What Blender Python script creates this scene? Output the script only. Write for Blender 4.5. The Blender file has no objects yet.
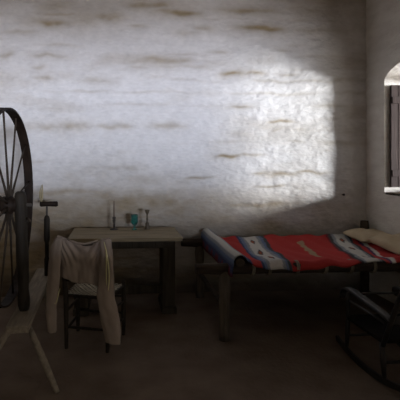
import bpy, bmesh, math, random
import numpy as np
from mathutils import Vector, Matrix, Euler

rnd = random.Random(7)
rng = np.random.default_rng(11)
S = bpy.context.scene
COL = S.collection
PI = math.pi

# ------------------------------------------------------------------ materials
def new_mat(name):
    m = bpy.data.materials.new(name); m.use_nodes = True
    nt = m.node_tree
    b = nt.nodes['Principled BSDF']
    return m, nt, b

def noise_mat(name, c1, c2, scale=8, stretch=(1, 1, 1), rough=.8, bump=.3, bscale=None, detail=6, dist=.02, spec=.3, c3=None):
    m, nt, b = new_mat(name)
    L = nt.links.new
    tc = nt.nodes.new('ShaderNodeTexCoord')
    mp = nt.nodes.new('ShaderNodeMapping'); mp.inputs['Scale'].default_value = stretch
    L(tc.outputs['Object'], mp.inputs['Vector'])
    n = nt.nodes.new('ShaderNodeTexNoise'); n.inputs['Scale'].default_value = scale; n.inputs['Detail'].default_value = detail
    L(mp.outputs['Vector'], n.inputs['Vector'])
    r = nt.nodes.new('ShaderNodeValToRGB')
    r.color_ramp.elements[0].position = .3; r.color_ramp.elements[0].color = (*c1, 1)
    r.color_ramp.elements[1].position = .7; r.color_ramp.elements[1].color = (*c2, 1)
    if c3:
        e = r.color_ramp.elements.new(.5); e.color = (*c3, 1)
    L(n.outputs['Fac'], r.inputs['Fac']); L(r.outputs['Color'], b.inputs['Base Color'])
    b.inputs['Roughness'].default_value = rough
    b.inputs['Specular IOR Level'].default_value = spec
    n2 = nt.nodes.new('ShaderNodeTexNoise'); n2.inputs['Scale'].default_value = bscale or scale * 2.5; n2.inputs['Detail'].default_value = 5
    L(mp.outputs['Vector'], n2.inputs['Vector'])
    bp = nt.nodes.new('ShaderNodeBump'); bp.inputs['Strength'].default_value = bump; bp.inputs['Distance'].default_value = dist
    L(n2.outputs['Fac'], bp.inputs['Height']); L(bp.outputs['Normal'], b.inputs['Normal'])
    return m

def attr_mat(name, attr, rough=.9, bump=.3, bscale=30, stretch=(1, 1, 1), dist=.01, weave=None):
    m, nt, b = new_mat(name)
    L = nt.links.new
    a = nt.nodes.new('ShaderNodeAttribute'); a.attribute_name = attr
    tc = nt.nodes.new('ShaderNodeTexCoord')
    mp = nt.nodes.new('ShaderNodeMapping'); mp.inputs['Scale'].default_value = stretch
    L(tc.outputs['Object'], mp.inputs['Vector'])
    n = nt.nodes.new('ShaderNodeTexNoise'); n.inputs['Scale'].default_value = bscale; n.inputs['Detail'].default_value = 6
    L(mp.outputs['Vector'], n.inputs['Vector'])
    hsv = nt.nodes.new('ShaderNodeHueSaturation')
    mr = nt.nodes.new('ShaderNodeMapRange'); mr.inputs[3].default_value = .86; mr.inputs[4].default_value = 1.12
    L(n.outputs['Fac'], mr.inputs[0]); L(mr.outputs[0], hsv.inputs['Value'])
    L(a.outputs['Color'], hsv.inputs['Color']); L(hsv.outputs['Color'], b.inputs['Base Color'])
    b.inputs['Roughness'].default_value = rough
    b.inputs['Specular IOR Level'].default_value = .15
    bp = nt.nodes.new('ShaderNodeBump'); bp.inputs['Strength'].default_value = bump; bp.inputs['Distance'].default_value = dist
    L(n.outputs['Fac'], bp.inputs['Height'])
    last = bp
    if weave:
        w = nt.nodes.new('ShaderNodeTexWave'); w.inputs['Scale'].default_value = weave; w.inputs['Distortion'].default_value = .6
        w.bands_direction = 'Y'
        L(tc.outputs['Object'], w.inputs['Vector'])
        b2 = nt.nodes.new('ShaderNodeBump'); b2.inputs['Strength'].default_value = .3; b2.inputs['Distance'].default_value = .004
        L(w.outputs['Fac'], b2.inputs['Height']); L(bp.outputs['Normal'], b2.inputs['Normal']); last = b2
    L(last.outputs['Normal'], b.inputs['Normal'])
    return m

M = {}
M['plaster'] = attr_mat('adobe_whitewash', 'tint', bump=.45, bscale=24, stretch=(.7, 1, 1.6), dist=.025)
M['plaster_side'] = noise_mat('side_whitewash', (.64, .60, .56), (.78, .75, .71), scale=5, stretch=(1, .8, 2.2), rough=.92, bump=.5, bscale=22, dist=.03, spec=.12)
M['plaster_dim'] = noise_mat('unseen_whitewash', (.58, .50, .40), (.68, .60, .49), scale=4, rough=.95, bump=.3, spec=.1)
M['ceiling'] = noise_mat('ceiling_boards', (.42, .35, .27), (.54, .45, .36), scale=3, stretch=(1, 8, 1), bump=.3)
M['dirt'] = noise_mat('packed_earth', (.13, .098, .075), (.20, .157, .123), scale=3.2, rough=.97, bump=.6, bscale=28, dist=.02, spec=.05, detail=9)
M['wheel'] = noise_mat('dark_oiled_wood', (.011, .007, .005), (.026, .017, .012), scale=9, stretch=(3, 1, 1), rough=.6, bump=.25, spec=.1)
M['post'] = noise_mat('worn_turned_wood', (.017, .014, .0105), (.038, .031, .024), scale=8, stretch=(4, 4, .6), rough=.6, bump=.3, spec=.1)
M['spoke'] = noise_mat('spoke_wood', (.030, .022, .016), (.06, .046, .034), scale=10, rough=.65, bump=.2, spec=.1)
M['bench'] = noise_mat('grey_plank_wood', (.17, .142, .108), (.28, .24, .185), scale=7, stretch=(6, .8, 6), rough=.75, bump=.35, spec=.1)
M['table'] = noise_mat('weathered_table_wood', (.20, .155, .092), (.30, .245, .155), scale=6, stretch=(.7, 7, 7), rough=.72, bump=.3)
M['table_dark'] = noise_mat('table_leg_wood', (.045, .038, .028), (.085, .072, .054), scale=6, stretch=(6, 6, .7), rough=.8, bump=.3, spec=.1)
M['chair'] = noise_mat('dark_chair_wood', (.022, .017, .013), (.050, .040, .030), scale=9, stretch=(4, 4, .8), rough=.65, bump=.25, spec=.1)
M['rush'] = noise_mat('rawhide_strip', (.34, .30, .22), (.48, .43, .33), scale=20, rough=.8, bump=.3)
M['log'] = noise_mat('bark_stripped_log', (.034, .024, .018), (.080, .060, .044), scale=7, stretch=(.8, 5, 5), rough=.75, bump=.5, spec=.1)
M['logv'] = noise_mat('upright_log', (.075, .060, .045), (.15, .125, .095), scale=7, stretch=(5, 5, .8), rough=.75, bump=.5, spec=.1)
M['rope'] = noise_mat('hide_rope', (.20, .17, .125), (.33, .28, .21), scale=30, rough=.9, bump=.5)
M['hide'] = noise_mat('stretched_hide', (.09, .07, .05), (.16, .125, .09), scale=6, rough=.9, bump=.3)
M['blanket'] = attr_mat('striped_wool', 'tint', rough=.97, bump=.5, bscale=60, dist=.006, weave=60)
M['linen'] = noise_mat('worn_linen', (.225, .18, .145), (.315, .255, .21), scale=5, stretch=(1, 1, .5), rough=.95, bump=.45, bscale=70, dist=.004, spec=.1)
M['sleeve'] = noise_mat('worn_linen_sleeve', (.28, .225, .17), (.40, .335, .24), scale=5, stretch=(1, 1, .4), rough=.95, bump=.45, bscale=60, dist=.005, spec=.1)
M['litfold'] = noise_mat('painted_lit_fold', (.42, .38, .20), (.58, .53, .30), scale=9, rough=.95, bump=.3, spec=.1)  # window light on the shirt folds, put into the cloth colour
M['pillow'] = noise_mat('cream_pillow_cotton', (.44, .35, .235), (.58, .48, .34), scale=5, rough=.95, bump=.4, bscale=40, dist=.008, spec=.1)
M['iron'] = noise_mat('dull_iron', (.03, .026, .022), (.06, .05, .042), scale=20, rough=.55, bump=.2, spec=.4)
M['brass'] = noise_mat('tarnished_brass', (.06, .045, .028), (.13, .10, .06), scale=18, rough=.45, bump=.15, spec=.5)
M['wax'] = noise_mat('dark_tallow_candle', (.14, .10, .075), (.20, .15, .11), scale=15, rough=.6, bump=.2)
M['shutter'] = noise_mat('reddish_shutter_wood', (.028, .018, .016), (.055, .036, .032), scale=6, stretch=(9, 9, .6), rough=.75, bump=.4)
M['frame'] = noise_mat('window_frame_wood', (.09, .065, .05), (.15, .11, .085), scale=7, stretch=(5, 5, .8), rough=.75, bump=.3)
M['sillwood'] = noise_mat('sill_board', (.10, .075, .05), (.19, .15, .10), scale=6, stretch=(1, 6, 1), bump=.3)
M['seatdark'] = noise_mat('black_worn_seat', (.006, .005, .004), (.014, .011, .009), scale=8, rough=.9, bump=.2, spec=.05)
M['rocker'] = noise_mat('black_brown_wood', (.012, .0095, .008), (.026, .021, .017), scale=8, rough=.5, bump=.15, spec=.35)
M['fiber'] = noise_mat('raw_flax', (.30, .25, .15), (.45, .38, .24), scale=30, rough=.95, bump=.6)
M['earth_out'] = noise_mat('sunlit_yard_earth', (.35, .29, .22), (.45, .38, .30), scale=3, rough=.95, bump=.3)
m, nt, b = new_mat('teal_glass'); M['glass'] = m
b.inputs['Base Color'].default_value = (.16, .50, .46, 1); b.inputs['Roughness'].default_value = .06
b.inputs['Transmission Weight'].default_value = .85; b.inputs['IOR'].default_value = 1.45

# ------------------------------------------------------------------ mesh builder
class MB:
    def __init__(s): s.v = []; s.f = []; s.sm = []
    def add(s, vs, fs, smooth=True):
        o = len(s.v); s.v += [tuple(v) for v in vs]
        for f in fs: s.f.append(tuple(i + o for i in f)); s.sm.append(smooth)
    def box(s, c, size, rot=None, taper=1.0):
        hx, hy, hz = [k / 2 for k in size]
        vs = []
        for z in (-hz, hz):
            t = 1 if z < 0 else taper
            vs += [Vector((-hx * t, -hy * t, z)), Vector((hx * t, -hy * t, z)), Vector((hx * t, hy * t, z)), Vector((-hx * t, hy * t, z))]
        if rot: 
            R = Euler(rot).to_matrix(); vs = [R @ v for v in vs]
        vs = [v + Vector(c) for v in vs]
        s.add(vs, [(0, 3, 2, 1), (4, 5, 6, 7), (0, 1, 5, 4), (1, 2, 6, 5), (2, 3, 7, 6), (3, 0, 4, 7)], False)
    def beam(s, a, b, w, h, up=(0, 0, 1), taper=1.0):
        a = Vector(a); b = Vector(b); d = (b - a).normalized(); u = Vector(up)
        sd = d.cross(u).normalized(); u = sd.cross(d).normalized()
        vs = []
        for p, t in ((a, 1), (b, taper)):
            for i, j in ((-1, -1), (1, -1), (1, 1), (-1, 1)): vs.append(p + sd * i * w / 2 * t + u * j * h / 2 * t)
        s.add(vs, [(0, 1, 2, 3), (7, 6, 5, 4), (0, 4, 5, 1), (1, 5, 6, 2), (2, 6, 7, 3), (3, 7, 4, 0)], False)
    def tube(s, pts, r, n=12, flat=None, wob=0, cap=True):
        pts = [Vector(p) for p in pts]; N = len(pts)
        rr = r if isinstance(r, (list, tuple)) else [r] * N
        prev = None; vs = []
        for i, p in enumerate(pts):
            d = (pts[min(i + 1, N - 1)] - pts[max(i - 1, 0)]).normalized()
            if prev is None:
                ref = Vector((0, 0, 1)) if abs(d.z) < .9 else Vector((1, 0, 0))
                sd = d.cross(ref).normalized()
            else:
                sd = (prev - d * prev.dot(d)).normalized()
            prev = sd; up = sd.cross(d)
            for k in range(n):
                a = 2 * PI * k / n
                q = rr[i] * (1 + wob * (rnd.random() - .5))
                f2 = flat if flat else 1
                vs.append(p + sd * math.cos(a) * q + up * math.sin(a) * q * f2)
        fs = []
        for i in range(N - 1):
            for k in range(n):
                k2 = (k + 1) % n
                fs.append((i * n + k, i * n + k2, (i + 1) * n + k2, (i + 1) * n + k))
        s.add(vs, fs, True)
        if cap:
            o = len(s.v) - len(vs)
            s.f.append(tuple(o + k for k in reversed(range(n)))); s.sm.append(False)
            s.f.append(tuple(o + (N - 1) * n + k for k in range(n))); s.sm.append(False)
    def lathe(s, prof, origin=(0, 0, 0), axis=(0, 0, 1), n=24):
        o = Vector(origin); ax = Vector(axis).normalized()
        s.tube([o + ax * h for r, h in prof], [max(r, 1e-4) for r, h in prof], n)
    def grid(s, P, closed_u=False):
        nv = len(P); nu = len(P[0])
        vs = [p for row in P for p in row]; fs = []
        for j in range(nv - 1):
            for i in range(nu if closed_u else nu - 1):
                i2 = (i + 1) % nu
                fs.append((j * nu + i, j * nu + i2, (j + 1) * nu + i2, (j + 1) * nu + i))
        s.add(vs, fs, True)
    def build(s, name, mat, parent=None, bevel=0, solid=0, subsurf=0, label=None):
        me = bpy.data.meshes.new(name)
        me.from_pydata(s.v, [], s.f); 
        me.polygons.foreach_set('use_smooth', s.sm)
        bm = bmesh.new(); bm.from_mesh(me); bmesh.ops.recalc_face_normals(bm, faces=bm.faces); bm.to_mesh(me); bm.free()
        me.materials.append(mat); me.update()
        o = bpy.data.objects.new(name, me); COL.objects.link(o)
        if parent: o.parent = parent
        if solid:
            md = o.modifiers.new('thick', 'SOLIDIFY'); md.thickness = solid; md.offset = 0
        if subsurf:
            md = o.modifiers.new('sub', 'SUBSURF'); md.levels = subsurf; md.render_levels = subsurf
        if bevel:
            md = o.modifiers.new('bev', 'BEVEL'); md.width = bevel; md.segments = 2; md.limit_method = 'ANGLE'; md.angle_limit = math.radians(50)
        if label: o['label'] = label
        return o

def thing(name, label, cat, loc=(0, 0, 0), rotz=0, group=None):
    o = bpy.data.objects.new(name, None); COL.objects.link(o)
    o.location = loc; o.rotation_euler = (0, 0, rotz); o.empty_display_size = .1
    o['label'] = label; o['category'] = cat
    if group: o['group'] = group
    return o
def tag(o, label, cat, group=None):
    o['label'] = label; o['category'] = cat
    if group: o['group'] = group
    return o
def struct(o):
    o['kind'] = 'structure'; return o

# ------------------------------------------------------------------ room dimensions
XL, XR, YB, YF, ZC = -2.3, 2.757, 4.55, -1.3, 3.45

def vnoise(U, V, fu, fv, seed):
    g = np.random.default_rng(seed).random((400, 400))
    a = U * fu + 50; b_ = V * fv + 50
    i = np.floor(a).astype(int); j = np.floor(b_).astype(int)
    x = a - i; y = b_ - j; x = x * x * (3 - 2 * x); y = y * y * (3 - 2 * y)
    i %= 399; j %= 399
    return (g[i, j] * (1 - x) * (1 - y) + g[i + 1, j] * x * (1 - y) + g[i, j + 1] * (1 - x) * y + g[i + 1, j + 1] * x * y)
def fbm(U, V, fu, fv, seed, oct=4):
    t = 0; w = 1; s_ = 0
    for k in range(oct):
        t = t + w * vnoise(U, V, fu * 2 ** k, fv * 2 ** k, seed + k); s_ += w; w *= .5
    return t / s_

# back wall: whitewashed adobe with eroded courses, modelled as relief.
# every entry is one worn, dirt-stained ledge: x, height, half length, half thickness, strength
LEDGES = [(-.694,2.922,.273,.033,.55),(-1.065,2.816,.216,.017,.3),(-1.226,2.57,.087,.022,.5),(-.745,2.562,.175,.017,.4),
 (-.87,2.434,.087,.017,.4),(-.83,2.33,.13,.017,.5),(-.62,2.681,.195,.012,.3),(-.272,2.305,.164,.022,.3),(-.425,2.957,.274,.066,.35),
 (-.11,2.993,.165,.044,.45),(.641,3.063,.221,.022,.65),(.315,3.126,.22,.022,.45),(.21,2.903,.088,.011,.3),(.425,2.53,.33,.033,.5),
 (.693,2.532,.11,.022,.45),(.211,2.453,.132,.017,.3),(.749,2.845,.133,.022,.3),(1.548,2.897,.246,.022,.75),(.913,2.907,.133,.022,.4),
 (1.246,2.407,.134,.017,.85),(1.469,2.401,.112,.013,.65),(1.862,2.411,.113,.011,.4),(1.057,2.637,.133,.011,.3),(1.804,2.678,.09,.011,.3),
 (1.414,3.103,.334,.022,.4),(2.478,2.34,.228,.017,.3),(-.683,1.817,.38,.033,.5),(-.09,1.822,.163,.022,.42),(-.9,1.437,.13,.011,.25),
 (-.31,1.25,.434,.087,.3),(-.145,1.345,.217,.022,.3),(.508,1.819,.175,.022,.45),(.018,1.825,.131,.022,.42),(.344,1.23,.547,.054,.35),
 (.838,1.254,.132,.011,.6),(.126,1.351,.218,.033,.3),(.34,1.01,.87,.11,.4),(1.173,1.488,.133,.013,.65),(1.438,1.501,.133,.011,.55),
 (1.305,2.028,.133,.011,.5),(1.769,1.877,.156,.013,.75),(1.714,1.777,.067,.011,.55),(1.933,1.65,.112,.011,.35),(1.767,1.29,.2,.022,.65),
 (1.525,1.289,.089,.011,.5),(1.66,1.148,.155,.009,.6),(.951,1.253,.089,.011,.4),(2.1,1.315,.225,.011,.5),(2.32,1.559,.09,.011,.3),
 (2.38,2.05,.2,.014,.3),(2.55,1.75,.15,.012,.3),(2.2,2.9,.3,.02,.35),(-.5,1.1,.5,.03,.35),(1.5,.95,.5,.02,.3)]
def back_wall():
    xs = np.arange(XL, XR + 1e-6, .0115); zs = np.arange(0, ZC + 1e-6, .0115)
    xs[-1] = XR; zs[-1] = ZC
    X, Z = np.meshgrid(xs, zs)
    Zw = Z + .06 * (fbm(X, Z, 2.2, 2.2, 5) - .5) + .028 * (vnoise(X, Z, 9, 9, 9) - .5)
    relief = .014 * (fbm(X, Z, 16, 22, 35, 3) - .5) + .040 * (fbm(X, Z, 1.6, 3.2, 20, 3) - .5) + .022 * (fbm(X, Z, 6, 11, 30, 4) - .5)
    # adobe courses: rounded rows with eroded joints that come and go
    row = Zw / .137
    joint = np.exp(-((row - np.round(row)) / .13) ** 2)
    amt = np.clip((fbm(X, Z, 1.5, 6, 41, 3) - .50) * 3.4, 0, 1)
    relief -= .007 * joint * amt
    tint = .45 * np.clip((fbm(X, Z, 1.5, 5.5, 60, 5) - .5) * 2.4, 0, 1) + .38 * joint * amt
    Xw = X + .1 * (fbm(X, Z, 3, 3, 77) - .5)
    blot = fbm(X, Z, 5, 9, 170, 4)
    frag = .2 + 1.1 * fbm(X, Z, 9, 14, 90, 3)
    for (cx, cz, hl, ht, st) in LEDGES:
        ht *= 1.25
        g = np.exp(-np.abs((Xw - cx) / (hl * 1.05)) ** 2.5 - ((Zw - cz) / ht) ** 2)
        soft = np.exp(-np.abs((Xw - cx) / (hl * 1.3)) ** 2 - ((Zw - cz) / (ht * 2.6)) ** 2)
        tint = np.maximum(tint, st * 1.0 * g * frag + .50 * st * soft * (.3 + 1.4 * blot))
        up = np.exp(-((Zw - cz - ht * 1.2) / (ht * 1.2)) ** 2) * np.exp(-np.abs((Xw - cx) / (hl * 1.1)) ** 2.5)
        relief += .010 * st * up - .008 * st * g
    # soiled base and top courses; base also carries painted shade, deeper at left
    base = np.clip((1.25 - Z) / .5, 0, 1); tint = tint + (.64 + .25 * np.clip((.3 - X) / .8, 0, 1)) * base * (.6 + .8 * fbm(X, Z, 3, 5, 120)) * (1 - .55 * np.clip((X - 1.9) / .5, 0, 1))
    top = np.clip((Z - 2.75) / .35, 0, 1); tint = tint + .34 * top * (.35 + 1.0 * fbm(X, Z, 1.5, 6, 130))
    tint += .08 * np.clip((X - 2.3) / .5, 0, 1)
    tint = np.clip(tint, 0, 1)[..., None]
    chip = np.exp(-(((X - 2.545) / .030) ** 2 + ((Z - 1.035 - .4 * (X - 2.545)) / .020) ** 2) ** 2)[..., None]
    white = np.array([.70, .685, .68]); brown = np.array([.31, .245, .155])
    colr = white * (1 - tint) + brown * tint
    foot_shade = (np.clip((.30 + .16 * (fbm(X, Z, 2, 3, 210) - .5) - Z) / .22, 0, 1) * .85)[..., None]   # shade painted in along the foot of the wall, as under the bed
    colr = colr * (1 - foot_shade) + np.array([.085, .063, .047]) * foot_shade
    colr = colr * (.93 + .14 * fbm(X, Z, 14, 14, 140, 3))[..., None]
    colr = colr * (1 - chip) + np.array([.72, .70, .66]) * chip
    Y = YB - relief
    n, k = X.shape
    me = bpy.data.meshes.new('wall_back')
    idx = np.arange(n * k).reshape(n, k)
    F = np.stack([idx[:-1, :-1], idx[:-1, 1:], idx[1:, 1:], idx[1:, :-1]], -1).reshape(-1, 4)
    V = np.stack([X, Y, Z], -1).reshape(-1, 3)
    me.vertices.add(len(V)); me.vertices.foreach_set('co', V.ravel())
    me.loops.add(F.size); me.loops.foreach_set('vertex_index', F.ravel())
    me.polygons.add(len(F)); me.polygons.foreach_set('loop_start', np.arange(0, F.size, 4)); me.polygons.foreach_set('loop_total', np.full(len(F), 4))
    me.polygons.foreach_set('use_smooth', np.ones(len(F), bool))
    me.update(calc_edges=True)
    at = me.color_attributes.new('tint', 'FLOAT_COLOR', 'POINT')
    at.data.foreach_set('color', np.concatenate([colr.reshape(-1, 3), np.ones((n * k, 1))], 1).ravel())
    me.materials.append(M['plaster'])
    o = bpy.data.objects.new('wall_back', me); COL.objects.link(o)
    return struct(o)
back_wall()

def wall_with_opening(name, mat, f, u0, u1, op, thick, z1=ZC, n=20, side_detail=False):
    a, b_, sill, spring, rise = op
    us = [u0]
    for k in range(n + 1): us.append(a + (b_ - a) * (1 - math.cos(PI * k / n)) / 2)
    us.append(u1)
    def topz(u):
        t = (u - (a + b_) / 2) / ((b_ - a) / 2)
        return spring + rise * math.sqrt(max(0, 1 - t * t))
    bm = bmesh.new()
    def q(*ps):
        bm.faces.new([bm.verts.new(f(*p)) for p in ps])
    zlev = [0, sill, spring, z1] if sill > 0 else [0, spring, z1]
    for d in (0, thick):
        for i in range(len(us) - 1):
            ua, ub = us[i], us[i + 1]
            if i == 0 or i == len(us) - 2:
                for za, zb in zip(zlev[:-1], zlev[1:]): q((ua, za, d), (ub, za, d), (ub, zb, d), (ua, zb, d))
            else:
                if sill > 0: q((ua, 0, d), (ub, 0, d), (ub, sill, d), (ua, sill, d))
                q((ua, topz(ua), d), (ub, topz(ub), d), (ub, z1, d), (ua, z1, d))
    for i in range(1, len(us) - 2):
        ua, ub = us[i], us[i + 1]
        if sill > 0: q((ua, sill, 0), (ub, sill, 0), (ub, sill, thick), (ua, sill, thick))
        q((ua, topz(ua), 0), (ub, topz(ub), 0), (ub, topz(ub), thick), (ua, topz(ua), thick))
    for u in (a, b_):
        q((u, sill, 0), (u, spring, 0), (u, spring, thick), (u, sill, thick))
    bmesh.ops.remove_doubles(bm, verts=bm.verts, dist=1e-5)
    bmesh.ops.recalc_face_normals(bm, faces=bm.faces)
    me = bpy.data.meshes.new(name); bm.to_mesh(me); bm.free()
    me.materials.append(mat)
    o = bpy.data.objects.new(name, me); COL.objects.link(o)
    md = o.modifiers.new('bev', 'BEVEL'); md.width = .022; md.segments = 4; md.limit_method = 'ANGLE'; md.angle_limit = math.radians(60)
    return struct(o)

TH = .50
WIN = (3.225, 4.225, 1.112, 2.262, .18)
wall_with_opening('wall_right', M['plaster_side'], lambda u, z, d: (XR + d, u, z), 1.0, YB + .5, WIN, TH)
# unseen doorway added on the same side behind the viewer, for fill light
wall_with_opening('wall_right', M['plaster_side'], lambda u, z, d: (XR + d, u, z), YF - .5, 1.0, (-1.1, .15, 0.0, 2.1, 0.0), TH)
WIN2 = (-.45, 2.10, 1.25, 2.20, 0.0)
wall_with_opening('wall_front', M['plaster_dim'], lambda u, z, d: (u, YF - d, z), XL - .4, XR, WIN2, TH)
g = MB(); g.box(((XL - .2), (YB + YF) / 2, ZC / 2), (.4, YB - YF + .6, ZC)); struct(g.build('wall_left', M['plaster_dim']))
g = MB(); g.box(((XL + XR) / 2, (YB + YF) / 2, ZC + .1), (XR - XL + 1.4, YB - YF + 1.6, .2)); struct(g.build('ceiling', M['ceiling']))
g = MB(); g.box(((XL + XR) / 2, (YB + YF) / 2, -.05), (XR - XL + .2, YB - YF + .2, .1)); struct(g.build('floor', M['dirt']))
g = MB(); g.box((XR + .25, 1, -.12), (30, 36, .04)); struct(g.build('ground', M['earth_out']))

# window 1 (seen): wooden frame at the outer face, one plank shutter folded back on the far jamb
w1 = bpy.data.objects.new('window_1', None); COL.objects.link(w1); w1.location = (XR + .42, 3.725, 1.112); struct(w1)
g = MB()
g.box((0, -.47, .59), (.07, .06, 1.18)); g.box((0, .47, .59), (.07, .06, 1.18)); g.box((0, 0, 1.17), (.08, 1.0, .06)); g.box((0, 0, .03), (.08, 1.0, .06))
g.build('window_frame', M['frame'], w1, bevel=.005)
sh = MB()
for k in range(5): sh.box((-.335 + .079 * k, .468, .588), (.074, .026, 1.06))
g = MB(); g.box((-.20, 0, -.012), (.44, .96, .03)); g.build('sill', M['sillwood'], w1, bevel=.006)
shutter = sh.build('shutter', M['shutter'], w1, bevel=.004)
g = MB()
for z in (.2, .96): g.box((-.177, .445, z), (.385, .02, .07))
g.build('batten', M['shutter'], shutter, bevel=.003)
g = MB()
for z in (.2, .96): g.tube([(.02, .455, z - .05), (.02, .455, z + .05)], .012, 10)
g.build('hinge', M['iron'], shutter)
# window 2 (behind the camera): plain frame with a cross bar
w2 = bpy.data.objects.new('window_2', None); COL.objects.link(w2); w2.location = (.825, YF - .42, 1.25); struct(w2)
g = MB()
for x in (-1.245, 1.245): g.box((x, 0, .43), (.06, .07, .86))
for z in (.03, .83): g.box((0, 0, z), (2.55, .07, .06))
g.build('window_frame', M['frame'], w2, bevel=.005)

# ------------------------------------------------------------------ spinning wheel
wr = thing('spinning_wheel', 'tall dark wooden spinning wheel on a sloping three-legged bench', 'spinning wheel', (-.66, 3.25, 0))
def L(x, y, z): return (x + .66, y - 3.25, z)
g = MB()
nb = 14; top = []; 
prof = []
g.beam(L(-.652, 2.70, .378), L(-.682, 3.86, .447), .14, .05)
g.build('bench', M['bench'], wr, bevel=.006)
for a, b_ in (((-.60, 2.80, .36), (-.392, 2.65, 0)), ((-.71, 2.80, .36), (-.94, 2.64, 0)), ((-.675, 3.72, .42), (-.66, 3.95, 0))):
    a = Vector(L(*a)); b_ = Vector(L(*b_)); g = MB()
    g.tube([a.lerp(b_, t) for t in (0, .2, .5, .8, 1)], [.017, .021, .023, .020, .016], 12)
    g.build('leg', M['bench'], wr)
HUB = (-.775, 2.95, 1.14); RIM = .655
g = MB()  # turned wheel post
pp = [(.030, .41), (.040, .45), (.042, .50), (.036, .56), (.041, .64), (.043, .80), (.040, .95), (.042, 1.02), (.043, 1.14), (.040, 1.20), (.034, 1.225), (.020, 1.235)]
a = Vector(L(-.664, 2.95, .41)); b_ = Vector(L(-.690, 2.95, 1.235))
pts = [a.lerp(b_, (h - .41) / .825) for r, h in pp]
g.tube(pts, [r for r, h in pp], 18)
g.build('wheel_post', M['post'], wr)
g = MB(); g.tube([L(-.86, 2.95, 1.14), L(-.72, 2.95, 1.14), L(-.615, 2.95, 1.14)], [.014, .014, .012], 12); g.build('axle', M['iron'], wr)
g = MB(); g.tube([L(-.645, 2.94, 1.05), L(-.607, 2.90, 1.035)], [.010, .007], 10); g.build('peg', M['spoke'], wr)
g = MB(); g.lathe([(.025, -.085), (.046, -.08), (.05, -.06), (.042, -.045), (.060, -.03), (.062, .03), (.042, .042), (.05, .05), (.042, .066), (.025, .07)], L(*HUB), (1, 0, 0), 24)
g.build('hub', M['wheel'], wr)
g = MB(); N = 72; P = []
for k in range(N):
    t = 2 * PI * k / N; row = []
    wv = 1 + .004 * math.sin(3 * t + 1)
    for dx, dr in ((-.035, 0), (.035, 0), (.035, .012), (-.035, .012)):
        r = (RIM + dr) * wv
        row.append(L(HUB[0] + dx + .004 * math.sin(2 * t), HUB[1] + math.cos(t) * r, HUB[2] + math.sin(t) * r))
    P.append(row)
vs = [p for row in P for p in row]; fs = []
for k in range(N):
    k2 = (k + 1) % N
    for i in range(4):
        i2 = (i + 1) % 4; fs.append((k * 4 + i, k * 4 + i2, k2 * 4 + i2, k2 * 4 + i))
g.add(vs, fs, False); g.build('rim', M['wheel'], wr)
for k in range(12):
    t = math.radians(11 + 30 * k); g = MB()
    pts = []; rs = []
    for q, r in ((.05, .010), (.16, .0085), (.34, .007), (.52, .0065), (RIM, .008)):
        pts.append(L(HUB[0] + .012 * (1 - q), HUB[1] + math.cos(t) * q, HUB[2] + math.sin(t) * q)); rs.append(r)
    g.tube(pts, rs, 10); g.build('spoke', M['spoke'], wr)
g = MB()
g.tube([L(-.632, 3.66, z) for z in (.42, .60, .62, .74, .76, .94, .965, .975)], [.020, .022, .016, .018, .025, .025, .020, .010], 14)
g.build('spindle_post', M['post'], wr)
g = MB(); g.tube([L(-.632, 3.66, z) for z in (.96, 1.0, 1.07)], [.008, .009, .008], 10); g.build('tension_screw', M['iron'], wr)
g = MB(); g.tube([L(x, 3.66 , 1.072) for x in (-.690, -.680, -.632, -.552, -.540)], [.017, .024, .020, .024, .017], 14)
g.build('crossbar', M['wheel'], wr)
g = MB()
for k in range(9):
    a0 = rnd.uniform(-.010, .010); b0 = rnd.uniform(-.014, .014); h = rnd.uniform(.09, .16)
    g.tube([L(-.677 + a0 * .4, 3.66 + b0 * .4, 1.088), L(-.679 + a0 * 1.3, 3.66 + b0, 1.088 + h * .55), L(-.677 + a0 * .5 + .004, 3.66 + b0, 1.088 + h)], [.006, .008, .002], 6)
g.build('fiber_tuft', M['fiber'], wr, label='pale tuft of raw fibre')

# ------------------------------------------------------------------ chair
CH = (-.213, 3.387, 0); CR = math.radians(-15.7)
ch = thing('ladderback_chair', 'small dark ladder-back chair with woven seat, shirt draped over its back', 'chair', CH, CR)
for sx in (-1, 1):
    g = MB()
    pts = [(sx * .165, -.165, 0), (sx * .166, -.166, .2), (sx * .168, -.168, .42), (sx * .176, -.20, .65), (sx * .185, -.235, .84), (sx * .185, -.236, .855), (sx * .186, -.237, .875)]
    g.tube(pts, [.014, .018, .020, .018, .016, .011, .006], 12); g.build('back_post', M['chair'], ch)
    g = MB()
    pts = [(sx * .20, .165, z) for z in (0, .1, .2, .41, .425, .435, .455)]
    g.tube(pts, [.014, .018, .019, .019, .012, .017, .008], 12); g.build('front_leg', M['chair'], ch)
    for z in (.14, .28):
        g = MB(); g.tube([(sx * .166, -.165, z), (sx * .183, 0, z), (sx * .20, .165, z)], [.008, .011, .008], 10); g.build('side_rung', M['chair'], ch)
for z in (.16, .30):
    g = MB(); g.tube([(-.20, .165, z + .02), (0, .165, z + .02), (.20, .165, z + .02)], [.008, .011, .008], 10); g.build('front_rung', M['chair'], ch)
g = MB(); g.tube([(-.166, -.165, .165), (0, -.165, .165), (.166, -.165, .165)], [.008, .012, .008], 10); g.build('back_rung', M['chair'], ch)
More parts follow.
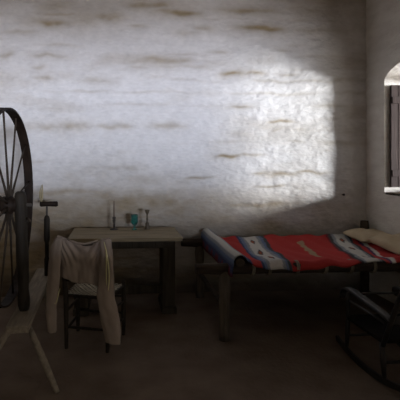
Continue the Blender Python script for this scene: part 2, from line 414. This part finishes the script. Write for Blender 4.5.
for z in (.55, .68, .80):
    yb = -.168 - .067 * (z - .42) / .42
    g = MB(); Pf = []
    for i in range(9):
        t = i / 8 * 2 - 1; Pf.append((t * .178, yb - .012 * (1 - t * t), z))
    vs = []; 
    for x, y, zz in Pf: vs += [(x, y - .006, zz - .025), (x, y + .006, zz - .025), (x, y + .006, zz + .025), (x, y - .006, zz + .025)]
    fs = []
    for i in range(8):
        for k in range(4):
            k2 = (k + 1) % 4; fs.append((i * 4 + k, i * 4 + k2, (i + 1) * 4 + k2, (i + 1) * 4 + k))
    fs += [(0, 1, 2, 3), (35, 34, 33, 32)]
    g.add(vs, fs, False); g.build('back_slat', M['chair'], ch, bevel=.003)
g = MB(); zs = .408
for a, b_ in (((-.167, -.165, zs), (.167, -.165, zs)), ((-.2, .165, zs), (.2, .165, zs)), ((-.167, -.165, zs), (-.2, .165, zs)), ((.167, -.165, zs), (.2, .165, zs))):
    g.tube([a, b_], .013, 10)
g.build('seat_frame', M['chair'], ch)
g = MB()
# diagonal lattice of hide strips clipped to the trapezoid seat
def seat_half(y): return .167 + (.033) * (y + .165) / .33
def clip_line(c, sgn):
    pts = []
    for k in range(121):
        y = -.165 + .33 * k / 120; x = c + sgn * y * .9
        if abs(x) <= seat_half(y): pts.append((x, y))
    return (pts[0], pts[-1]) if len(pts) > 4 else None
for sgn in (1, -1):
    for k in range(-8, 9):
        r = clip_line(k * .042, sgn)
        if r:
            (x0, y0), (x1, y1) = r; zz = zs + .010 + (.0035 if sgn > 0 else 0)
            mid = ((x0 + x1) / 2, (y0 + y1) / 2, zz - .012)
            g.tube([(x0, y0, zz), mid, (x1, y1, zz)], .0075, 6, flat=.35)
g.build('woven_seat', M['rush'], ch, label='open lattice seat of pale hide strips')

# ------------------------------------------------------------------ shirt hung on the chair back
sh_ = thing('linen_shirt', 'worn pale linen shirt hanging over the chair back with dangling sleeves', 'shirt', (CH[0], CH[1], 0), CR)
def back_y(z): return -.168 - .072 * max(0, z - .42) / .42
g = MB(); P = []; NU = 46; NV = 44
for j in range(NV + 1):
    v = j / NV
    row = []
    for i in range(NU + 1):
        u = i / NU * 2 - 1
        ztop = .883 - .045 * (1 - abs(u) ** 1.6) - .03 * math.exp(-((u - .15) / .4) ** 2)
        hem_b = .530 + .012 * math.sin(5 * u) - .03 * u
        hem_f = .60 + .02 * math.sin(4 * u + 1)
        wtop = .205; wl = .188 - .01 * math.cos(u)
        if v < .35:
            t = v / .35; z = hem_f + (ztop - .02 - hem_f) * t; off = .030
        elif v < .50:
            a = (v - .35) / .15 * PI; z = ztop - .02 + .02 * math.sin(a); off = .030 * math.cos(a)
        else:
            t = (v - .5) / .5; z = ztop - .02 + (hem_b - ztop + .02) * t; off = -.030 - .022 * t
        h = max(0, min(1, (z - .5) / .38))
        x = u * (wl + (wtop - wl) * h)
        fold = .006 * math.sin(7 * u + 4 * z + .5) + .0025 * math.sin(17 * u - 14 * z + 1.3) + .0015 * math.sin(29 * u + 21 * z + 3)
        # swags falling from the shoulders
        swag = .010 * math.sin(60 * (z - .045 * u * u * 10)) * math.exp(-((z - .78) / .09) ** 2)
        y = back_y(min(z, .86)) + off + (fold * (1.2 - .7 * h) + swag) * (1 if off < 0 else .5) + .006 * math.sin(30 * (z + .22 * abs(u - .1)))
        edge = max(0, abs(u) - .86) / .14
        y = y * (1 - edge * .35) + (back_y(min(z, .86))) * edge * .35
        row.append((x, y, z))
    P.append(row)
g.grid(P)
g.build('body', M['linen'], sh_, solid=.004, subsurf=1)
def sleeve(path, ws, ds, ph):
    g = MB(); P = []; n = 28; K = 40
    pth = [Vector(p) for p in path]
    def samp(t):
        q = t * (len(pth) - 1); i = min(int(q), len(pth) - 2); f_ = q - i
        p0 = pth[max(i - 1, 0)]; p1 = pth[i]; p2 = pth[i + 1]; p3 = pth[min(i + 2, len(pth) - 1)]
        return .5 * ((2 * p1) + (p2 - p0) * f_ + (2 * p0 - 5 * p1 + 4 * p2 - p3) * f_ ** 2 + (3 * p1 - p0 - 3 * p2 + p3) * f_ ** 3)
    def lin(a, t):
        q = t * (len(a) - 1); i = min(int(q), len(a) - 2); return a[i] + (a[i + 1] - a[i]) * (q - i)
    for j in range(K + 1):
        t = j / K; c = samp(t); w = lin(ws, t); d = lin(ds, t); row = []
        for i in range(n):
            a = 2 * PI * i / n
            rr = 1 + .15 * math.sin(2 * a + ph + 2.5 * t) + .07 * math.sin(5 * a + 3 * ph - 9 * t) + .05 * math.sin(30 * t + 3 * a) + .03 * math.sin(51 * t - 4 * a)
            row.append((c.x + math.cos(a) * w * rr, c.y + math.sin(a) * d * rr, c.z))
        P.append(row)
    g.grid(P, closed_u=True)
    return g.build('sleeve', M['linen'], sh_, solid=.004, subsurf=1)
sleeve([(.178, -.255, .872), (.186, -.262, .76), (.192, -.270, .62), (.190, -.28, .44), (.225, -.285, .28), (.250, -.29, .13)],
       [.032, .040, .046, .060, .066, .052], [.030, .034, .036, .036, .034, .028], .4)
sleeve([(-.180, -.255, .87), (-.205, -.268, .76), (-.220, -.272, .60), (-.232, -.275, .45), (-.240, -.28, .32), (-.225, -.285, .17)],
       [.030, .042, .046, .050, .048, .034], [.028, .030, .032, .034, .032, .026], 2.1)
for pth in ([(.172, -.282, .868), (.196, -.296, .80), (.216, -.302, .70), (.226, -.308, .58), (.214, -.312, .50)], [(.190, -.29, .83), (.203, -.304, .74), (.200, -.31, .64), (.208, -.318, .54)], [(-.172, -.262, .50), (-.182, -.285, .44), (-.192, -.300, .37), (-.205, -.31, .40)]):
    g = MB(); g.tube(pth, [.006] + [.010] * (len(pth) - 2) + [.005], 8, flat=.5, wob=.15)  # thin yellow strips standing in for folds that catch the light
    g.build('lit_fold', M['litfold'], sh_, subsurf=1, label='yellowish strip painted as a lit fold of the shirt')
g = MB()
g.tube([(x, back_y(.86) - .012 - .030 * math.cos(x / .12 * PI / 2), .868 - .035 * math.cos(x / .14 * PI / 2)) for x in (-.12, -.08, -.03, .03, .08, .12)], [.007, .011, .013, .013, .011, .007], 10, flat=.6)
g.build('collar', M['linen'], sh_)

# ------------------------------------------------------------------ table
TX0, TX1, TY0, TY1 = -.475, .56, 3.775, 4.36
tb = thing('plank_table', 'plain weathered plank table against the whitewashed wall', 'table', ((TX0 + TX1) / 2, (TY0 + TY1) / 2, 0))
W = TX1 - TX0; Dp = TY1 - TY0
g = MB()
for k in range(3):
    g.box((0, -Dp / 2 + Dp / 6 + k * Dp / 3, .732), (W, Dp / 3 - .003, .036))
g.build('tabletop', M['table'], tb, bevel=.005)
for sx in (-1, 1):
    g = MB(); g.box((sx * .415, .06, .357), (.125, .30, .714)); g.box((sx * .415, .06, .03), (.14, .40, .06))
    g.build('leg', M['table_dark'], tb, bevel=.006)
g = MB(); g.box((0, -.16, .672), (W - .18, .03, .085)); g.box((0, .22, .672), (W - .18, .03, .085)); g.build('apron', M['table_dark'], tb, bevel=.004)
g = MB(); g.box((0, .06, .18), (.78, .04, .08)); g.build('stretcher', M['table_dark'], tb, bevel=.004)

# things on the table
TZ = .7502
def place(px):  # x on the table line y = 4.24
    return px
t = thing('candlestick', 'dark iron candlestick with a thin tall candle, leftmost on the table', 'candlestick', (-.066, 4.24, TZ))
g = MB(); g.lathe([(.040, 0), (.042, .004), (.030, .010), (.010, .016), (.008, .035), (.015, .045), (.009, .058), (.014, .085), (.017, .095), (.012, .10), (.017, .108), (.017, .128), (.012, .13)]); g.build('holder', M['iron'], t)
g = MB(); g.lathe([(.0085, .12), (.0078, .20), (.0068, .285), (.003, .29)]); cd = g.build('candle', M['wax'], t)
g = MB(); g.tube([(0, 0, .287), (.001, 0, .298), (.003, 0, .305)], .0012, 6); g.build('wick', M['iron'], cd)
t = thing('goblet', 'small teal glass goblet between the two candlesticks', 'goblet', (.140, 4.24, TZ))
g = MB(); g.lathe([(.030, 0), (.031, .003), (.012, .008), (.008, .018), (.011, .030), (.010, .042)]); g.build('foot', M['glass'], t)
g = MB(); g.lathe([(.008, .041), (.024, .05), (.032, .066), (.035, .09), (.035, .125), (.036, .148), (.0335, .148), (.0325, .125), (.0325, .09), (.029, .068), (.018, .056), (.002, .052)]); g.build('bowl', M['glass'], t)
t = thing('candlestick', 'turned brown candlestick with a flared empty cup, rightmost on the table', 'candlestick', (.268, 4.24, TZ))
g = MB(); g.lathe([(.028, 0), (.030, .006), (.022, .016), (.018, .050), (.021, .06), (.012, .068), (.008, .085), (.014, .10), (.009, .115), (.008, .145), (.012, .155)]); g.build('stem', M['brass'], t)
g = MB(); g.lathe([(.010, .152), (.014, .160), (.021, .175), (.025, .196), (.021, .196), (.012, .178), (.002, .174)]); g.build('cup', M['brass'], t)

# ------------------------------------------------------------------ bed
BX0, BX1, BYF, BYB, RZ = .60, 2.66, 3.335, 4.40, .575
bd = thing('log_bed', 'rustic bed of dark logs lashed with hide rope, in the corner', 'bed', (1.7, 3.87, 0))
def B(x, y, z): return (x - 1.7, y - 3.87, z)
def logpath(a, b_, n, w):
    a = Vector(a); b_ = Vector(b_); out = []
    for i in range(n + 1):
        p = a.lerp(b_, i / n); out.append(p + Vector((rnd.uniform(-w, w), rnd.uniform(-w, w), rnd.uniform(-w, w))))
    return out
for y, x0 in ((BYF, .60), (BYB, .635)):
    g = MB(); pts = logpath(B(x0, y, RZ), B(BX1 + .03, y, RZ), 12, .004)
    g.tube(pts, [.040] + [.045 + rnd.uniform(-.003, .004) for _ in range(11)] + [.04], 16, wob=.05); g.build('side_rail', M['log'], bd)
for (x, y, h) in ((.835, BYF + .0, .56), (.835, BYB, .56), (BX1 - .03, BYF, .74), (2.65, BYB, .79)):
    g = MB(); pts = logpath(B(x, y, 0), B(x, y, h), 6, .003); pts[0] = Vector(B(x, y, 0))
    g.tube(pts, [.043, .045, .044, .046, .044, .050, .040], 16, wob=.05); g.build('leg', M['log'] if h > .6 else M['logv'], bd)
EZ = .650
g = MB(); pts = logpath(B(.925, 3.20, EZ + .005), B(.925, 4.46, EZ + .005), 8, .003)
g.tube(pts, [.034] + [.037] * 7 + [.030], 14, wob=.05); g.build('end_pole', M['log'], bd)
g = MB(); pts = logpath(B(2.60, 3.26, .645), B(2.60, 4.44, .645), 6, .003); g.tube(pts, [.035] * 7, 14, wob=.05); g.build('end_pole', M['log'], bd)
g = MB(); pts = logpath(B(.835, BYF, .26), B(.835, BYB, .26), 5, .003); g.tube(pts, [.022] * 6, 12); g.build('stretcher', M['log'], bd)
g = MB(); P = []
for j in range(13):
    t = j / 12; row = []
    for i in range(31):
        x = .95 + (2.62 - .95) * i / 30; y = BYF + (BYB - BYF) * t
        row.append(B(x, y, .600 - .040 * math.sin(PI * t) * min(1, 6 * (i / 30))))
    P.append(row)
g.grid(P); g.build('hide_sling', M['hide'], bd, solid=.006)
for x in (1.055, 1.19, 1.42, 1.655, 1.87, 2.065, 2.3):
    for y in (BYF, BYB):
        g = MB()
        for k in range(2):
            xx = x + .014 * k
            pts = [B(xx + .003 * math.sin(a), y + .053 * math.cos(a), RZ + .053 * math.sin(a)) for a in [2 * PI * q / 20 for q in range(21)]]
            g.tube(pts, .0062, 8, cap=False)
        g.build('rope_lashing', M['rope'], bd)

# ------------------------------------------------------------------ striped blanket
NAVY = (.045, .055, .11); GREY = (.24, .25, .27); WHITE = (.52, .50, .46); RED = (.40, .040, .036); DKG = (.06, .062, .066); TAN = (.33, .23, .14)
MAROON = (.17, .028, .034); BLUE = (.13, .17, .26); PURP = (.08, .04, .10)
STR = [(-9, MAROON), (.800, NAVY), (.835, BLUE), (.868, GREY), (.895, WHITE), (.945, GREY), (.975, BLUE), (1.005, NAVY), (1.03, RED), (1.21, NAVY), (1.235, BLUE), (1.265, GREY), (1.295, WHITE), (1.42, GREY), (1.45, BLUE), (1.475, DKG), (1.51, RED),
       (2.185, MAROON), (2.205, DKG), (2.235, GREY), (2.265, WHITE), (2.39, GREY), (2.42, DKG), (2.45, RED), (2.50, PURP), (2.53, WHITE), (2.57, RED)]
def stripe(u, w):
    c = STR[0][1]
    for s_, k in STR:
        if u >= s_: c = k
    # woven lozenges down the white bands, and a stepped tan figure in the red field
    for cen in (1.357, 2.327):
        d = abs(u - cen) / .030 + abs(((w * 3.0) % 1.0) - .5) / .28
        if d < 1: c = (.30, .085, .04) if d < .62 else DKG
    d = abs(u - 1.86) / .034
    if .18 < w < .86 and d < .55 + .45 * abs(math.sin(w * 22)): c = TAN
    return c
profile = []   # (x, z, u)
R = .052; cx, cz = .925, EZ + .005
profile += [(cx - R - .012, cz - .115, .775), (cx - R - .008, cz - .075, .80), (cx - R - .003, cz - .035, .825)]
for k in range(11):
    a = PI - (PI * .74) * k / 10
    profile.append((cx + R * math.cos(a), cz + R * math.sin(a), .85 + .0125 * k))
px_, pz_, pu_ = profile[-1]
for k in range(1, 6):
    t = k / 5; profile.append((px_ + (1.055 - px_) * t, pz_ + (.636 - pz_) * (t ** .6), pu_ + (1.055 - pu_) * t))
XE = 2.50
n2 = 190
for k in range(1, n2 + 1):
    x = 1.055 + (XE - 1.055) * k / n2; profile.append((x, .636, x))
NW = 90
verts = []; cols = []
Y0, Y1 = 4.375, 3.262
for (x, z, u) in profile:
    flat_ = max(0, min(1, (x - .96) / .12))
    for j in range(NW + 1):
        w = j / NW
        yb, yf = (4.47, 3.19)
        yb = yb + (Y0 - yb) * flat_; yf = yf + (Y1 - yf) * flat_
        edge_wob = .012 * math.sin(9 * x + 1) + .009 * math.sin(23 * x)
        y = yb + (yf - yb) * w + edge_wob * w * flat_
        sag = -.042 * math.sin(PI * min(1, w * 1.02)) ** .8 * flat_
        drop = -.055 * max(0, (w - .945) / .055) ** 1.5 * flat_ * (.75 + .45 * math.sin(5.1 * x + .6))
        rip = (.007 * math.sin(17 * x + 5 * w) + .006 * math.sin(31 * x - 9 * w + 2) + .005 * math.sin(11 * w + 4 * x)) * flat_ + .004 * math.sin(12 * w + x * 9)
        zz = z + sag + drop + rip
        # the wool falls over the pillow end
        verts.append(B(x, y, zz))
        uu = u if u < 1.03 else u + flat_ * (4.33 - y) * (.10 + .2 * (max(x, 1.1) - 1.2)) * (1 if u > 1.03 else 0)
        uu += .003 * math.sin(40 * w) + .002 * math.sin(97 * w + x * 30)
        cols.append(stripe(uu, w))
me = bpy.data.meshes.new('striped_blanket')
nx_ = len(profile); K = NW + 1
faces = [(i * K + j, i * K + j + 1, (i + 1) * K + j + 1, (i + 1) * K + j) for i in range(nx_ - 1) for j in range(NW)]
off = Vector((1.7, 3.87, 0))
me.from_pydata(verts, [], faces); me.polygons.foreach_set('use_smooth', [True] * len(faces))
at = me.color_attributes.new('tint', 'FLOAT_COLOR', 'POINT')
at.data.foreach_set('color', np.concatenate([np.array(cols), np.ones((len(cols), 1))], 1).ravel().astype(np.float32))
me.materials.append(M['blanket'])
bl = bpy.data.objects.new('striped_blanket', me); COL.objects.link(bl); bl.location = off
md = bl.modifiers.new('thick', 'SOLIDIFY'); md.thickness = .008; md.offset = 1
tag(bl, 'red wool blanket with white, grey and navy stripes spread over the log bed', 'blanket')

# ------------------------------------------------------------------ pillows
def pillow(loc, rot, sx, sy, sz, label, seed):
    g = MB(); n = 26; r_ = random.Random(seed); ph = [r_.uniform(0, 6) for _ in range(6)]
    def surf(sign):
        P = []
        for j in range(n + 1):
            row = []
            for i in range(n + 1):
                u = i / n * 2 - 1; v = j / n * 2 - 1
                pinch = 1 - .07 * (1 - abs(u) ** 2) * abs(v) ** 3
                h = (max(0, (1 - u ** 4) * (1 - v ** 4))) ** .55
                wr_ = 1 + .07 * math.sin(5 * u + ph[0] + 3 * v) + .06 * math.sin(8 * v + ph[1] - 3 * u) - .25 * math.exp(-((u - .5 * math.sin(ph[2])) / .35) ** 2) * (1 if sign > 0 else 0)
                row.append((u * sx * (1 - .06 * (1 - v * v) * abs(u) ** 3), v * sy * pinch, sign * sz * h * wr_ * (1 if sign > 0 else .7)))
            P.append(row)
        return P
    g.grid(surf(1)); g.grid(surf(-1))
    o = g.build('pillow', M['pillow'], None, subsurf=1)
    bm = bmesh.new(); bm.from_mesh(o.data); bmesh.ops.remove_doubles(bm, verts=bm.verts, dist=1e-4); bmesh.ops.recalc_face_normals(bm, faces=bm.faces); bm.to_mesh(o.data); bm.free()
    o.location = loc; o.rotation_euler = rot
    tag(o, label, 'pillow', 'cream pillows on the log bed')
pillow((2.555, 4.15, .668), (.05, -.03, .03), .19, .20, .060, 'cream pillow at the back corner of the bed, against the wall', 3)
pillow((2.575, 3.70, .674), (.12, -.10, .06), .185, .22, .064, 'cream pillow at the front of the bed, nearer the viewer', 8)

# ------------------------------------------------------------------ small rocking chair
rk = thing('rocking_chair', 'small low dark rocking chair facing the bed, cut by the picture edge', 'rocking chair', (1.905, 2.80, 0))
def Q(x, y, z): return (x - 1.905, y - 2.80, z)
for x, sg in ((1.68, -1), (2.13, 1)):
    g = MB()
    pts = []
    path = [(2.50, .445), (2.56, .455), (2.66, .462), (2.78, .468), (2.90, .476), (2.99, .484), (3.05, .482), (3.085, .466), (3.10, .440), (3.092, .418), (3.075, .412)]
    vs = []; n_ = len(path)
    for i, (y, z) in enumerate(path):
        w = .024 + .008 * math.sin(PI * i / (n_ - 1)); 
        dy = path[min(i + 1, n_ - 1)][0] - path[max(i - 1, 0)][0]; dz = path[min(i + 1, n_ - 1)][1] - path[max(i - 1, 0)][1]
        l_ = math.hypot(dy, dz); ny, nz = -dz / l_, dy / l_
        bow = -sg * .03 * math.sin(PI * i / (n_ - 1))
        for a, b2 in ((-w, -.011), (w, -.011), (w * .8, .011), (-w * .8, .011)):
            vs.append(Q(x + bow + a, y + ny * b2, z + nz * b2))
    fs = []
    for i in range(n_ - 1):
        for k in range(4):
            k2 = (k + 1) % 4; fs.append((i * 4 + k, i * 4 + k2, (i + 1) * 4 + k2, (i + 1) * 4 + k))
    fs += [(0, 1, 2, 3), (n_ * 4 - 1, n_ * 4 - 2, n_ * 4 - 3, n_ * 4 - 4)]
    g.add(vs, fs, True); g.build('armrest', M['rocker'], rk, bevel=.004)
    g = MB(); g.tube([Q(x, 3.0, z) for z in (.27, .30, .34, .38, .42, .468)], [.011, .016, .011, .017, .012, .011], 12); g.build('arm_support', M['rocker'], rk)
    g = MB(); g.tube([Q(x, 2.585, .26), Q(x, 2.55, .34), Q(x, 2.50, .45), Q(x, 2.43, .60), Q(x, 2.36, .74), Q(x, 2.35, .76)], [.016, .017, .016, .016, .014, .006], 12); g.build('back_post', M['rocker'], rk)
    g = MB(); g.tube([Q(x, 2.575, .41), Q(x, 2.76, .415), Q(x, 2.97, .415)], [.008, .011, .008], 10); g.build('side_rail', M['rocker'], rk)
    for y0, y1 in ((3.0, 3.02), (2.60, 2.57)):
        g = MB(); g.tube([Q(x, y0, .275), Q(x, (y0 + y1) / 2, .16), Q(x, y1, .05)], [.014, .018, .013], 12); g.build('leg', M['rocker'], rk)
    g = MB(); pr = []
    for k in range(17):
        y = 2.36 + .80 * k / 16; z = .020 + .16 * ((y - 2.80) / .44) ** 2 * .45; pr.append(Q(x, y, z))
    vs = []; 
    for p in pr:
        for a, b2 in ((-.012, -.020), (.012, -.020), (.012, .020), (-.012, .020)): vs.append((p[0] + a, p[1], p[2] + b2))
    fs = []
    for i in range(16):
        for k in range(4):
            k2 = (k + 1) % 4; fs.append((i * 4 + k, i * 4 + k2, (i + 1) * 4 + k2, (i + 1) * 4 + k))
    fs += [(0, 1, 2, 3), (67, 66, 65, 64)]
    g.add(vs, fs, False); g.build('rocker', M['rocker'], rk, bevel=.004)
g = MB(); g.box(Q(1.905, 2.80, .285), (.47, .44, .03)); g.build('seat', M['seatdark'], rk, bevel=.01)
g = MB(); g.tube([Q(1.68, 3.0, .455), Q(1.9, 3.0, .46), Q(2.13, 3.0, .455)], [.008, .009, .008], 10); g.build('front_crossbar', M['rocker'], rk)
for (y, z) in ((2.497, .455), (2.44, .58), (2.375, .71)):
    g = MB(); vs = []
    for i in range(11):
        t = i / 10 * 2 - 1; xx = 1.905 + t * .225; yy = y - .022 * (1 - t * t)
        for a, b2 in ((-.006, -.024), (.006, -.024), (.006, .024), (-.006, .024)): vs.append(Q(xx, yy + a, z + b2))
    fs = []
    for i in range(10):
        for k in range(4):
            k2 = (k + 1) % 4; fs.append((i * 4 + k, i * 4 + k2, (i + 1) * 4 + k2, (i + 1) * 4 + k))
    fs += [(0, 1, 2, 3), (43, 42, 41, 40)]
    g.add(vs, fs, False); g.build('back_slat', M['rocker'], rk, bevel=.003)
for y in (2.585, 3.01):
    g = MB(); g.tube([Q(1.68, y, .15), Q(1.905, y, .15), Q(2.13, y, .15)], [.008, .012, .008], 10); g.build('rung', M['rocker'], rk)

# nail in the wall
g = MB(); g.tube([(2.478, YB + .03, 1.062), (2.478, YB - .035, 1.064)], .006, 8); g.tube([(2.478, YB - .035, 1.064), (2.478, YB - .042, 1.064)], .013, 12)
nl = g.build('nail', M['iron']); tag(nl, 'black iron nail in the back wall, above the bed near the corner', 'nail')

# ------------------------------------------------------------------ light
def area(name, loc, target, sx, sy, power, col):
    d = bpy.data.lights.new(name, 'AREA'); d.shape = 'RECTANGLE'; d.size = sx; d.size_y = sy; d.energy = power; d.color = col
    o = bpy.data.objects.new(name, d); COL.objects.link(o); o.location = loc
    o.rotation_euler = (Vector(target) - Vector(loc)).to_track_quat('-Z', 'Y').to_euler()
    return o
# daylight off the bright yard wall through the arched window
area('daylight_arched_window', (7.3, .64, 1.85), (2.9, 3.8, 1.78), .85, .9, 690, (.95, .975, 1.0))
# skylight and ground bounce through the same window
area('skylight_arched_window', (4.9, 2.6, .35), (2.9, 3.75, 1.8), 2.4, 1.6, 46, (.95, .93, .90))
# open sky through the window behind the camera, and the sunlit yard below it
area('skylight_front_window', (2.65, -9.3, 1.85), (.7, 4.5, 1.85), 1.7, .8, 1120, (.76, .83, 1.0))
area('yard_light_front_window', (2.5, -9.3, .72), (.6, 4.5, 1.4), 1.7, 1.4, 1150, (.86, .88, 1.0))

# warm fill lamp added outside the unseen doorway, lifts floor and furniture
area('fill_doorway', (5.4, -2.1, 1.5), (-.3, 2.6, .6), 2.0, 2.2, 95, (1.0, .90, .76))

w = bpy.data.worlds.new('sky'); S.world = w; w.use_nodes = True
bg = w.node_tree.nodes['Background']; bg.inputs['Color'].default_value = (.80, .88, 1.0, 1); bg.inputs['Strength'].default_value = .5

# ------------------------------------------------------------------ camera
cam = bpy.data.cameras.new('camera'); co = bpy.data.objects.new('camera', cam); COL.objects.link(co)
co.location = (0, 0, 1.45); co.rotation_euler = (math.radians(90), 0, math.radians(-4.0))
cam.sensor_width = 36; cam.lens = 36 * 420 / 400; cam.shift_x = 50 / 400; cam.shift_y = -40 / 400
cam.clip_start = .05
S.camera = co
S.view_settings.view_transform = 'Standard'; S.view_settings.look = 'None'; S.view_settings.exposure = 0; S.view_settings.gamma = 1
S.view_settings.use_curve_mapping = False
